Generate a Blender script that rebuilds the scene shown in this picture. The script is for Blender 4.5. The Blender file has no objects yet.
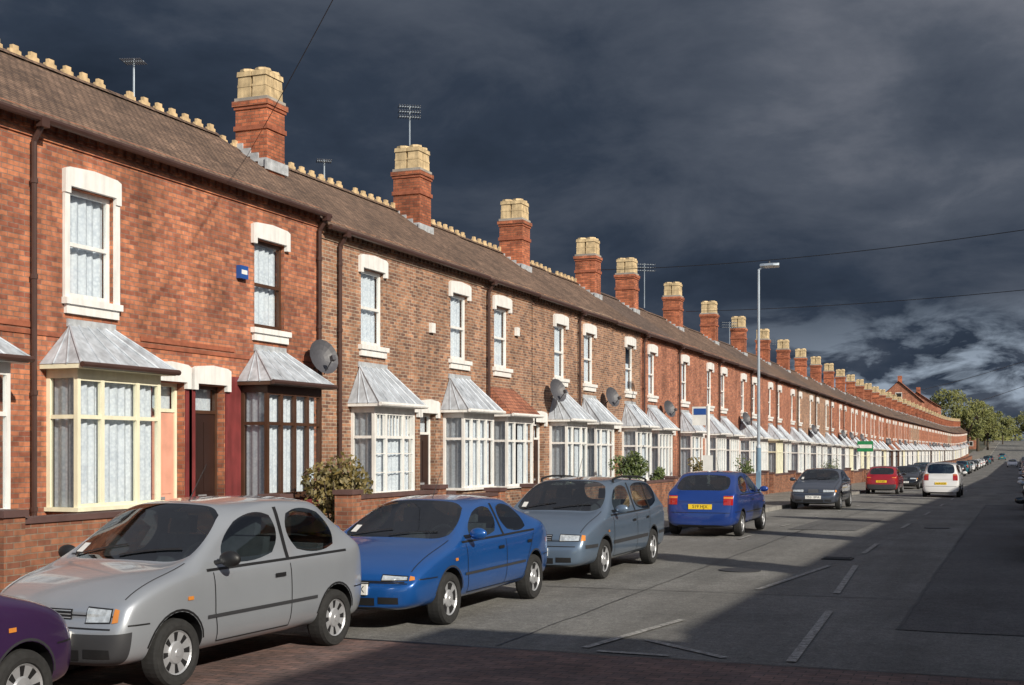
import bpy, math, random, bmesh
from mathutils import Vector, Matrix
from mathutils.bvhtree import BVHTree
random.seed(7)
S=bpy.context.scene
S.view_settings.view_transform='Standard'; S.view_settings.look='None'; S.view_settings.exposure=0
COL=S.collection
# ------------------------------------------------------------------ materials
def newmat(name):
    m=bpy.data.materials.new(name); m.use_nodes=True
    nt=m.node_tree; b=nt.nodes['Principled BSDF']; return m,nt,b
def N(nt,t,**k):
    n=nt.nodes.new(t)
    for a,v in k.items(): setattr(n,a,v)
    return n
def L(nt,a,b): nt.links.new(a,b)
def c4(c): return (c[0],c[1],c[2],1)
def plain(name,col,rough=.6,metal=0,coat=0,noise=.12,nscale=3,bump=0,inside=None,grime=0):
    m,nt,b=newmat(name)
    b.inputs['Roughness'].default_value=rough; b.inputs['Metallic'].default_value=metal
    b.inputs['Coat Weight'].default_value=coat; b.inputs['Coat Roughness'].default_value=.06
    g=N(nt,'ShaderNodeNewGeometry'); n=N(nt,'ShaderNodeTexNoise'); n.inputs['Scale'].default_value=nscale
    n.inputs['Detail'].default_value=5
    L(nt,g.outputs['Position'],n.inputs['Vector'])
    mr=N(nt,'ShaderNodeMapRange'); mr.inputs[1].default_value=.3; mr.inputs[2].default_value=.7
    mr.inputs[3].default_value=1-noise; mr.inputs[4].default_value=1+noise
    L(nt,n.outputs['Fac'],mr.inputs[0]); fac=mr.outputs[0]
    if grime:
        mp=N(nt,'ShaderNodeMapping'); mp.inputs['Scale'].default_value=(9,9,1.2); L(nt,g.outputs['Position'],mp.inputs[0])
        ng=N(nt,'ShaderNodeTexNoise'); ng.inputs['Scale'].default_value=1; ng.inputs['Detail'].default_value=6; L(nt,mp.outputs[0],ng.inputs['Vector'])
        mg=N(nt,'ShaderNodeMapRange'); mg.inputs[1].default_value=.35; mg.inputs[2].default_value=.62; mg.inputs[3].default_value=1-grime; mg.inputs[4].default_value=1
        L(nt,ng.outputs['Fac'],mg.inputs[0]); q=N(nt,'ShaderNodeMath',operation='MULTIPLY'); L(nt,fac,q.inputs[0]); L(nt,mg.outputs[0],q.inputs[1]); fac=q.outputs[0]
    mx=N(nt,'ShaderNodeVectorMath',operation='SCALE'); mx.inputs[0].default_value=col
    L(nt,fac,mx.inputs['Scale'])
    if inside:
        mi=N(nt,'ShaderNodeMix',data_type='RGBA'); L(nt,g.outputs['Backfacing'],mi.inputs[0]); L(nt,mx.outputs[0],mi.inputs[6]); mi.inputs[7].default_value=c4(inside)
        L(nt,mi.outputs[2],b.inputs['Base Color'])
    else: L(nt,mx.outputs[0],b.inputs['Base Color'])
    if bump:
        bp=N(nt,'ShaderNodeBump'); bp.inputs['Strength'].default_value=bump; bp.inputs['Distance'].default_value=.01
        n2=N(nt,'ShaderNodeTexNoise'); n2.inputs['Scale'].default_value=nscale*12
        L(nt,g.outputs['Position'],n2.inputs['Vector']); L(nt,n2.outputs['Fac'],bp.inputs['Height']); L(nt,bp.outputs[0],b.inputs['Normal'])
    return m
def brick(name,c1,c2,mortar,bw=.225,rh=.075,ms=.007,zs=1.0,stain=.35,rough=.85,bumpd=.008,bias=0.0,fine=.2):
    m,nt,b=newmat(name); b.inputs['Roughness'].default_value=rough
    g=N(nt,'ShaderNodeNewGeometry'); sp=N(nt,'ShaderNodeSeparateXYZ'); sn=N(nt,'ShaderNodeSeparateXYZ')
    L(nt,g.outputs['Position'],sp.inputs[0]); L(nt,g.outputs['True Normal'],sn.inputs[0])
    ab=N(nt,'ShaderNodeMath',operation='ABSOLUTE'); L(nt,sn.outputs[1],ab.inputs[0])
    gt=N(nt,'ShaderNodeMath',operation='GREATER_THAN'); gt.inputs[1].default_value=.7; L(nt,ab.outputs[0],gt.inputs[0])
    mx=N(nt,'ShaderNodeMix'); L(nt,gt.outputs[0],mx.inputs[0]); L(nt,sp.outputs[1],mx.inputs[2]); L(nt,sp.outputs[0],mx.inputs[3])
    zz=N(nt,'ShaderNodeMath',operation='MULTIPLY'); zz.inputs[1].default_value=zs; L(nt,sp.outputs[2],zz.inputs[0])
    cb=N(nt,'ShaderNodeCombineXYZ'); L(nt,mx.outputs[0],cb.inputs[0]); L(nt,zz.outputs[0],cb.inputs[1])
    br=N(nt,'ShaderNodeTexBrick'); br.inputs['Scale'].default_value=1; br.inputs['Brick Width'].default_value=bw
    br.inputs['Row Height'].default_value=rh; br.inputs['Mortar Size'].default_value=ms; br.inputs['Mortar Smooth'].default_value=.2
    br.inputs['Bias'].default_value=bias
    br.inputs['Color1'].default_value=c4(c1); br.inputs['Color2'].default_value=c4(c2); br.inputs['Mortar'].default_value=c4(mortar)
    L(nt,cb.outputs[0],br.inputs['Vector'])
    def noi(src,s,d,r=.5):
        n=N(nt,'ShaderNodeTexNoise'); n.inputs['Scale'].default_value=s; n.inputs['Detail'].default_value=d; n.inputs['Roughness'].default_value=r
        L(nt,src,n.inputs['Vector']); return n.outputs['Fac']
    def mr(src,a,c,lo,hi):
        q=N(nt,'ShaderNodeMapRange'); q.inputs[1].default_value=a; q.inputs[2].default_value=c; q.inputs[3].default_value=lo; q.inputs[4].default_value=hi
        L(nt,src,q.inputs[0]); return q.outputs[0]
    def mul(a,c):
        q=N(nt,'ShaderNodeMath',operation='MULTIPLY'); L(nt,a,q.inputs[0]); L(nt,c,q.inputs[1]); return q.outputs[0]
    P=g.outputs['Position']
    ms2=N(nt,'ShaderNodeMapping'); ms2.inputs['Scale'].default_value=(2.2,2.2,.18); L(nt,P,ms2.inputs[0])
    f=mul(mul(mr(noi(P,.9,8,.65),.3,.7,1-stain,1+stain*.6),mr(noi(P,9,3),.3,.7,1-fine,1+fine)),mr(noi(ms2.outputs[0],1.6,4),.35,.65,.82,1.1))
    if zs==1.0:  # rising damp / soot near the ground
        f=mul(f,mr(sp.outputs[2],.2,2.6,.78,1.0))
    sc=N(nt,'ShaderNodeVectorMath',operation='SCALE'); L(nt,br.outputs['Color'],sc.inputs[0]); L(nt,f,sc.inputs['Scale'])
    L(nt,sc.outputs[0],b.inputs['Base Color'])
    bp=N(nt,'ShaderNodeBump',invert=True); bp.inputs['Strength'].default_value=.7; bp.inputs['Distance'].default_value=bumpd
    L(nt,br.outputs['Fac'],bp.inputs['Height']); L(nt,bp.outputs[0],b.inputs['Normal'])
    return m
M={}
M['red']=brick('red_brick',(.56,.21,.105),(.27,.085,.05),(.26,.17,.13),stain=.42,fine=.25)
M['brown']=brick('brown_brick',(.46,.23,.13),(.17,.085,.06),(.42,.34,.26),stain=.30,ms=.009)
M['orange']=brick('orange_brick',(.52,.20,.11),(.29,.10,.06),(.30,.20,.15),stain=.38)
M['chim']=brick('chimney_brick',(.54,.17,.08),(.28,.08,.04),(.2,.12,.08),stain=.5)
M['gwall']=brick('garden_wall_brick',(.46,.19,.10),(.24,.09,.055),(.3,.22,.16),stain=.4)
M['roof']=brick('roof_tile',(.25,.16,.11),(.14,.09,.065),(.045,.03,.024),bw=.17,rh=.115,ms=.012,zs=1.9,stain=.38,bumpd=.02)
M['roof2']=brick('roof_tile_dark',(.19,.13,.10),(.12,.085,.068),(.04,.027,.022),bw=.17,rh=.115,ms=.012,zs=1.9,stain=.35,bumpd=.02)
M['rtile']=brick('bay_red_tile',(.40,.16,.09),(.28,.10,.06),(.12,.05,.035),bw=.17,rh=.12,ms=.012,zs=1.3,stain=.3)
M['bandred']=plain('band_red',(.30,.095,.05),.8,noise=.3,nscale=6,bump=.3)
M['maroon']=plain('maroon_paint',(.20,.035,.035),.6,noise=.2,grime=.3)
M['white']=plain('white_paint',(.82,.81,.78),.45,noise=.06,nscale=5,grime=.14)
M['cream']=plain('cream_paint',(.84,.80,.60),.45,noise=.06,grime=.1)
M['browntim']=plain('brown_timber',(.07,.032,.018),.45,noise=.2)
M['potcream']=plain('chimney_pot_buff',(.62,.47,.27),.75,noise=.3,nscale=5,bump=.3,grime=.3)
M['crest']=plain('ridge_buff',(.56,.41,.23),.8,noise=.35,nscale=5)
M['lead']=plain('bay_roof_lead',(.48,.52,.57),.5,metal=.1,noise=.2,nscale=2.5,grime=.28)
M['lead2']=plain('lead_flashing',(.42,.44,.46),.55,metal=.05,noise=.3,nscale=6)
M['gutter']=plain('gutter_brown',(.06,.03,.024),.45,noise=.15)
M['black']=plain('black_plastic',(.012,.012,.013),.5,noise=.1)
M['trim']=plain('dark_trim',(.035,.036,.04),.55,noise=.1)
M['pink']=plain('pink_door',(.72,.36,.26),.5)
M['doordark']=plain('door_dark',(.03,.015,.012),.35)
M['doorblue']=plain('door_blue',(.03,.05,.10),.35)
M['doorred']=plain('door_red',(.22,.03,.02),.35)
M['doorgreen']=plain('door_green',(.02,.07,.04),.35)
M['signgreen']=plain('sign_green',(.02,.22,.08),.4)
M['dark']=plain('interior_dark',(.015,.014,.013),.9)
M['seat']=plain('seat_cloth',(.045,.047,.055),.9,noise=.2,nscale=15)
M['chrome']=plain('wheel_silver',(.46,.47,.49),.38,metal=.5,noise=.12)
M['tyre']=plain('tyre_rubber',(.020,.020,.020),.85,noise=.25,nscale=20)
M['galv']=plain('galvanised_steel',(.38,.44,.50),.45,metal=.4)
M['bluepost']=plain('post_blue',(.16,.26,.36),.5)
M['yellow']=plain('plate_yellow',(.80,.55,.03),.4)
M['pwhite']=plain('plate_white',(.75,.75,.72),.4)
M['redlamp']=plain('tail_lamp_red',(.35,.012,.01),.12,coat=1,noise=.05)
M['amber']=plain('indicator_amber',(.6,.22,.04),.15,coat=1)
M['hlamp']=plain('headlamp_glass',(.62,.66,.68),.10,metal=.35,coat=1,noise=.3,nscale=22)
M['concrete']=plain('concrete_coping',(.30,.28,.25),.9,noise=.25,bump=.3)
M['copred']=plain('blue_brick_coping',(.10,.055,.05),.7,noise=.25)
M['sat']=plain('dish_grey',(.07,.07,.08),.5)
M['alarm']=plain('alarm_blue',(.02,.08,.30),.4)
M['bark']=plain('bark',(.06,.045,.03),.9,noise=.3,nscale=8)
M['tar']=plain('tar_seam',(.022,.022,.023),.5,noise=.2)
def glassm(name,tint,lo,hi,blend=.25):
    m,nt,b=newmat(name); o=nt.nodes['Material Output']
    t=N(nt,'ShaderNodeBsdfTransparent'); gl=N(nt,'ShaderNodeBsdfGlossy'); gl.inputs['Roughness'].default_value=.02
    gl.inputs['Color'].default_value=(.95,.97,1,1)
    lw=N(nt,'ShaderNodeLayerWeight'); lw.inputs['Blend'].default_value=blend
    ad=N(nt,'ShaderNodeMath',operation='MULTIPLY_ADD'); ad.inputs[1].default_value=hi; ad.inputs[2].default_value=lo
    L(nt,lw.outputs['Fresnel'],ad.inputs[0])
    mx=N(nt,'ShaderNodeMixShader'); L(nt,ad.outputs[0],mx.inputs[0]); L(nt,t.outputs[0],mx.inputs[1]); L(nt,gl.outputs[0],mx.inputs[2])
    t.inputs['Color'].default_value=tint
    L(nt,mx.outputs[0],o.inputs['Surface']); return m
M['glass']=glassm('window_glass',(.93,.96,.96,1),.07,.6)
M['cglass']=glassm('car_glass',(.68,.78,.78,1),.12,.8)
def lace():
    m,nt,b=newmat('net_curtain'); b.inputs['Roughness'].default_value=.9
    g=N(nt,'ShaderNodeNewGeometry'); v=N(nt,'ShaderNodeTexVoronoi'); v.inputs['Scale'].default_value=20
    L(nt,g.outputs['Position'],v.inputs['Vector'])
    n=N(nt,'ShaderNodeTexNoise'); n.inputs['Scale'].default_value=3; n.inputs['Detail'].default_value=4; L(nt,g.outputs['Position'],n.inputs['Vector'])
    mu=N(nt,'ShaderNodeMath',operation='MULTIPLY'); L(nt,v.outputs['Distance'],mu.inputs[0]); L(nt,n.outputs['Fac'],mu.inputs[1])
    r=N(nt,'ShaderNodeValToRGB'); r.color_ramp.elements[0].position=.05; r.color_ramp.elements[0].color=(.70,.73,.78,1)
    r.color_ramp.elements[1].position=.5; r.color_ramp.elements[1].color=(.50,.54,.61,1)
    L(nt,mu.outputs[0],r.inputs[0]); L(nt,r.outputs[0],b.inputs['Base Color']); return m
M['lace']=lace()
def asphalt(name,base,var=.3,warm=(1,1,1)):
    m,nt,b=newmat(name); b.inputs['Roughness'].default_value=.85
    g=N(nt,'ShaderNodeNewGeometry')
    mp=N(nt,'ShaderNodeMapping'); mp.inputs['Scale'].default_value=(1,.10,1); L(nt,g.outputs['Position'],mp.inputs[0])
    def noi(s,d,r,src): 
        n=N(nt,'ShaderNodeTexNoise'); n.inputs['Scale'].default_value=s; n.inputs['Detail'].default_value=d; n.inputs['Roughness'].default_value=r; L(nt,src,n.inputs['Vector']); return n
    n=noi(1.1,7,.6,mp.outputs[0]); n2=noi(30,6,.9,g.outputs['Position']); n3=noi(.5,6,.6,g.outputs['Position']); n4=noi(7,5,.7,g.outputs['Position'])
    def mr(nn,lo,hi,a=.3,c=.7):
        x=N(nt,'ShaderNodeMapRange'); x.inputs[1].default_value=a; x.inputs[2].default_value=c; x.inputs[3].default_value=lo; x.inputs[4].default_value=hi
        L(nt,nn.outputs['Fac'],x.inputs[0]); return x.outputs[0]
    def mul(a,c):
        q=N(nt,'ShaderNodeMath',operation='MULTIPLY'); L(nt,a,q.inputs[0]); L(nt,c,q.inputs[1]); return q.outputs[0]
    f=mul(mul(mr(n,1-var,1+var),mr(n2,.25,1.75,.32,.68)),mul(mr(n3,.78,1.22),mr(n4,.75,1.25)))
    sc=N(nt,'ShaderNodeVectorMath',operation='SCALE'); sc.inputs[0].default_value=[base*w for w in warm]; L(nt,f,sc.inputs['Scale'])
    L(nt,sc.outputs[0],b.inputs['Base Color'])
    bp=N(nt,'ShaderNodeBump'); bp.inputs['Strength'].default_value=1; bp.inputs['Distance'].default_value=.012
    L(nt,n2.outputs['Fac'],bp.inputs['Height']); L(nt,bp.outputs[0],b.inputs['Normal']); return m
M['asph']=asphalt('asphalt',.155,.28,(1.02,1,.94))
M['patch']=asphalt('asphalt_patch',.10,.15)
M['pave']=asphalt('pavement_slabs',.17,.12,(1.05,1,.93))
M['ground']=asphalt('ground_earth',.08,.3,(1.0,1,.7))
def flatbrick(name,c1,c2,mo,bw,rh,ms):
    m=brick(name,c1,c2,mo,bw,rh,ms,zs=1.001); nt=m.node_tree
    br=[n for n in nt.nodes if n.type=='TEX_BRICK'][0]; g=[n for n in nt.nodes if n.type=='NEW_GEOMETRY'][0]
    L(nt,g.outputs['Position'],br.inputs['Vector']); return m
M['blocks']=flatbrick('block_paving',(.21,.125,.105),(.13,.09,.085),(.06,.05,.045),.2,.1,.006)
M['slab']=flatbrick('paving_slab',(.24,.22,.19),(.19,.18,.155),(.08,.075,.07),.6,.6,.008)
def paintm():
    m,nt,b=newmat('road_paint'); b.inputs['Roughness'].default_value=.7
    g=N(nt,'ShaderNodeNewGeometry'); n=N(nt,'ShaderNodeTexNoise'); n.inputs['Scale'].default_value=13; n.inputs['Detail'].default_value=9; n.inputs['Roughness'].default_value=.85
    L(nt,g.outputs['Position'],n.inputs['Vector']); r=N(nt,'ShaderNodeValToRGB')
    r.color_ramp.elements[0].position=.44; r.color_ramp.elements[0].color=(.15,.145,.135,1); r.color_ramp.elements[1].position=.60; r.color_ramp.elements[1].color=(.48,.47,.44,1)
    L(nt,n.outputs['Fac'],r.inputs[0]); L(nt,r.outputs[0],b.inputs['Base Color']); return m
M['paint']=paintm()
def leafm(name,c1,c2):
    m,nt,b=newmat(name); b.inputs['Roughness'].default_value=.6
    g=N(nt,'ShaderNodeNewGeometry'); mx=N(nt,'ShaderNodeMix',data_type='RGBA'); L(nt,g.outputs['Random Per Island'],mx.inputs[0])
    mx.inputs[6].default_value=c4(c1); mx.inputs[7].default_value=c4(c2); L(nt,mx.outputs[2],b.inputs['Base Color']); return m
M['leaf']=leafm('leaves_green',(.03,.055,.015),(.10,.13,.03))
M['leafo']=leafm('leaves_olive',(.06,.055,.015),(.19,.14,.04))
M['leafd']=leafm('leaves_distant',(.06,.075,.02),(.17,.17,.045))
def paintcar(name,col,metal=.35,rough=.35):
    return plain(name,col,rough,metal=metal,coat=1,noise=.04,nscale=2,inside=(.06,.06,.065))
# ------------------------------------------------------------------ mesh builder
class MB:
    def __init__(s): s.v=[];s.f=[];s.m=[];s.mats=[]
    def mi(s,k):
        if k not in s.mats: s.mats.append(k)
        return s.mats.index(k)
    def face(s,pts,k):
        n=len(s.v); s.v+= [tuple(p) for p in pts]; s.f.append(tuple(range(n,n+len(pts)))); s.m.append(s.mi(k))
    def box(s,x0,x1,y0,y1,z0,z1,k):
        P=[(x0,y0,z0),(x1,y0,z0),(x1,y1,z0),(x0,y1,z0),(x0,y0,z1),(x1,y0,z1),(x1,y1,z1),(x0,y1,z1)]
        n=len(s.v); s.v+=P; i=s.mi(k)
        for f in [(0,3,2,1),(4,5,6,7),(0,1,5,4),(1,2,6,5),(2,3,7,6),(3,0,4,7)]:
            s.f.append(tuple(n+a for a in f)); s.m.append(i)
    def prism(s,poly,x0,x1,k):   # poly in (y,z)
        n=len(s.v); c=len(poly); s.v+=[(x0,p[0],p[1]) for p in poly]+[(x1,p[0],p[1]) for p in poly]; i=s.mi(k)
        s.f.append(tuple(n+c+a for a in range(c))); s.m.append(i)
        s.f.append(tuple(n+c-1-a for a in range(c))); s.m.append(i)
        for a in range(c):
            b=(a+1)%c; s.f.append((n+a,n+b,n+c+b,n+c+a)); s.m.append(i)
    def cyl(s,p0,p1,r0,r1,k,seg=10,cap=True,ph=0):
        p0=Vector(p0);p1=Vector(p1); d=(p1-p0).normalized(); a=Vector((1,0,0)) if abs(d.z)>.99 else d.orthogonal().normalized(); b=d.cross(a)
        n=len(s.v); i=s.mi(k)
        for p,r in((p0,r0),(p1,r1)):
            for q in range(seg):
                t=2*math.pi*q/seg+ph; s.v.append(tuple(p+a*r*math.cos(t)+b*r*math.sin(t)))
        for q in range(seg):
            w=(q+1)%seg; s.f.append((n+q,n+w,n+seg+w,n+seg+q)); s.m.append(i)
        if cap:
            s.f.append(tuple(n+seg-1-q for q in range(seg))); s.m.append(i)
            s.f.append(tuple(n+seg+q for q in range(seg))); s.m.append(i)
    def mesh(s,name,smooth=False):
        me=bpy.data.meshes.new(name); me.from_pydata(s.v,[],s.f)
        for k in s.mats: me.materials.append(M[k])
        me.polygons.foreach_set('material_index',s.m)
        if smooth: me.polygons.foreach_set('use_smooth',[True]*len(s.f))
        me.update(); return me
def obj(name,me,parent=None,loc=(0,0,0),rot=(0,0,0)):
    o=bpy.data.objects.new(name,me); COL.objects.link(o); o.location=loc; o.rotation_euler=rot
    if parent: o.parent=parent
    return o
def empty(name,loc,rot=(0,0,0)):
    o=obj(name,None,None,loc,rot); o.empty_display_size=.3; return o
# ------------------------------------------------------------------ terrain
def sm(t): t=max(0,min(1,t)); return t*t*(3-2*t)
def gz(y):
    z=-.009*max(0,min(y,140)-30)
    return z+7.2*sm((y-270)/380)
ys=[-60,-20]+[i for i in range(0,700,8)]+[800,900,1500,3000]
def strip(name,x0,x1,k,off,ya=-60,yb=3000,skirt=None):
    m=MB(); yy=[ya]+[y for y in ys if ya<y<yb]+[yb]
    for a,b in zip(yy[:-1],yy[1:]):
        m.face([(x0,a,gz(a)+off),(x1,a,gz(a)+off),(x1,b,gz(b)+off),(x0,b,gz(b)+off)],k)
        if skirt:
            for xs in (x0,x1):
                m.face([(xs,a,gz(a)+off),(xs,b,gz(b)+off),(xs,b,gz(b)-.05),(xs,a,gz(a)-.05)],k)
    return obj(name,m.mesh(name))
strip('ground',-900,900,'ground',-.02)
strip('road',-7.6,1.8,'asph',0,yb=690)
M['kerb']=plain('kerb_stone',(.24,.23,.21),.85,noise=.3,nscale=4)
strip('kerb',-7.75,-7.6,'kerb',.125,yb=650,skirt=1); strip('kerb',1.8,1.95,'kerb',.125,yb=650,skirt=1)
strip('pavement',-10.95,-7.752,'slab',.12,yb=650,skirt=1); strip('pavement',1.952,5.2,'slab',.12,yb=650,skirt=1)
strip('garden_path',-13.5,-10.95,'pave',.11,yb=420); strip('garden_path',5.2,7.8,'pave',.11,yb=420)
strip('raised_crossing',-7.598,1.798,'blocks',.006,ya=-6,yb=11.25)
strip('road_patch',-1.2,.9,'patch',.004,ya=14,yb=52)
strip('road_patch',-5.2,-3.6,'patch',.004,ya=31,yb=38)
def wiggle(name,pts,w,k,off,seed):
    r_=random.Random(seed); m=MB(); pp=[]
    for (a,b) in zip(pts[:-1],pts[1:]):
        n=max(2,int((Vector(b)-Vector(a)).length/.5))
        for i in range(n): 
            t=i/n; pp.append((a[0]+(b[0]-a[0])*t+r_.uniform(-.02,.02),a[1]+(b[1]-a[1])*t+r_.uniform(-.02,.02)))
    pp.append(pts[-1])
    for A,B in zip(pp[:-1],pp[1:]):
        A=Vector((*A,0));B=Vector((*B,0)); d=(B-A).normalized(); nn=Vector((-d.y,d.x,0))*w/2*r_.uniform(.6,1.3)
        m.face([(p.x,p.y,gz(p.y)+off) for p in (A-nn,B-nn,B+nn,A+nn)],k)
    obj(name,m.mesh(name))
wiggle('tar_seam',[(-1.2,14),(-1.2,52)],.035,'tar',.0075,1); wiggle('tar_seam',[(-1.2,14),(.9,14)],.04,'tar',.0085,2)
wiggle('tar_seam',[(-4.7,11.4),(-4.8,30),(-4.75,70)],.02,'tar',.005,3); wiggle('tar_seam',[(-7.4,16.6),(-1.2,16.9)],.025,'tar',.0055,4)
wiggle('tar_seam',[(-7.5,11.28),(1.7,11.28)],.05,'tar',.0095,5)
def mark(pts,w,name='road_marking'):
    m=MB()
    for (a,b) in pts:
        A=Vector((a[0],a[1],0));B=Vector((b[0],b[1],0)); d=(B-A).normalized(); n=Vector((-d.y,d.x,0))*w/2
        q=[A-n,B-n,B+n,A+n]; m.face([(p.x,p.y,gz(p.y)+.012) for p in q],'paint')
    obj(name,m.mesh(name))
mark([((-3.87,11.6),(-3.5,13.9)),((-3.45,12.3),(-2.5,11.5)),((-3.3,17.3),(-2.9,21.3)),((-1.9,11.5),(-2.08,15.3)),((-2.25,17.2),(-2.5,21.5)),((-3.7,11.45),(-3.0,11.42))],.09)
mark([((-2.66-.15*min(1,i/6),24+i*8.5),(-2.68-.15*min(1,i/6),26.6+i*8.5)) for i in range(0,7)],.09,'centre_line')
mark([((-5.55,27+i*5.2),(-5.55,28.2+i*5.2)) for i in range(0,8)],.08,'parking_bay_marking')
def grate(x,y):
    m=MB(); m.box(x,x+.5,y,y+.45,.005,.02,'black')
    for i in range(6): m.box(x+.03,x+.47,y+.03+i*.07,y+.06+i*.07,.02,.026,'trim')
    obj('drain_grate',m.mesh('drain_grate'),None,(0,0,gz(y)))
grate(.25,11.7); grate(-3.2,22.5)
m=MB(); m.cyl((-4.1,20,.006),(-4.1,20,.014),.33,.33,'trim',24); m.cyl((-1.9,33,-.02),(-1.9,33,-.012),.3,.3,'trim',24); obj('manhole_cover',m.mesh('manhole_cover'))
# ------------------------------------------------------------------ house parts
RX=-2.53
def wallholes(m,y0,y1,z0,z1,holes,k,x=0,th=.22,rk=None):
    Y=sorted({y0,y1}|{h[0] for h in holes}|{h[1] for h in holes}); Z=sorted({z0,z1}|{h[2] for h in holes}|{h[3] for h in holes})
    for a,b in zip(Y[:-1],Y[1:]):
        for c,d in zip(Z[:-1],Z[1:]):
            cy=(a+b)/2; cz=(c+d)/2
            if any(h[0]<cy<h[1] and h[2]<cz<h[3] for h in holes): continue
            m.face([(x,a,c),(x,b,c),(x,b,d),(x,a,d)],k)
    for h in holes:
        a,b,c,d=h[:4]; r=rk or k
        m.face([(x,a,c),(x,a,d),(x-th,a,d),(x-th,a,c)],r); m.face([(x,b,c),(x-th,b,c),(x-th,b,d),(x,b,d)],r)
        m.face([(x,a,c),(x-th,a,c),(x-th,b,c),(x,b,c)],r); m.face([(x,a,d),(x,b,d),(x-th,b,d),(x-th,a,d)],r)
def curtain(m,x,y0,y1,z0,z1,axis='y',amp=.022,k='lace'):
    n=max(6,int(abs(y1-y0)/.035)); pr=None
    for i in range(n+1):
        t=y0+(y1-y0)*i/n; o=amp*math.sin(i*1.3)+amp*.6*math.sin(i*.47)
        p=(x+o,t) if axis=='y' else (t,x+o)
        if pr: m.face([(pr[0],pr[1],z0),(p[0],p[1],z0),(p[0],p[1],z1),(pr[0],pr[1],z1)],k)
        pr=p
def sash(m,yc,w,z0,z1,fr,part=0):
    a=yc-w/2;b=yc+w/2; x0,x1=-.13,-.07
    m.box(x0,x1,a,a+.07,z0,z1,fr); m.box(x0,x1,b-.07,b,z0,z1,fr)
    m.box(x0-.001,x1+.001,a+.07,b-.07,z0,z0+.09,fr); m.box(x0-.001,x1+.001,a+.07,b-.07,z1-.07,z1,fr)
    zm=(z0+z1)/2; m.box(x0-.002,x1+.004,a+.07,b-.07,zm-.03,zm+.03,fr)
    m.face([(-.11,a+.05,z0+.05),(-.11,b-.05,z0+.05),(-.11,b-.05,zm),(-.11,a+.05,zm)],'glass')
    m.face([(-.09,a+.05,zm),(-.09,b-.05,zm),(-.09,b-.05,z1-.05),(-.09,a+.05,z1-.05)],'glass')
    if part==0: curtain(m,-.19,a+.02,b-.02,z0,z1)
    elif part==1: curtain(m,-.19,a+.02,yc-.12,z0,z1); curtain(m,-.19,yc+.14,b-.02,z0,z1)
    else: curtain(m,-.19,a+.02,b-.02,z0,zm+.2)
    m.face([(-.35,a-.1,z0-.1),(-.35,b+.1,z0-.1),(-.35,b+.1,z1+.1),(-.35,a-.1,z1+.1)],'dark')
def lintel(m,yc,w,z,h=.34,k='white',x1=.075,ear=.12):
    a=w/2+ear
    m.prism([(yc-a,z-.09),(yc-w/2+.0,z-.09),(yc-w/2+.0,z+.02),(yc+w/2,z+.02),(yc+w/2,z-.09),(yc+a,z-.09),(yc+a,z+h*.78),(yc+a-.10,z+h*.90),(yc,z+h),(yc-a+.10,z+h*.90),(yc-a,z+h*.78)],.002,x1,k)
CACHE={}
def cached(key,fn):
    if key not in CACHE: CACHE[key]=fn()
    return CACHE[key]
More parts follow.
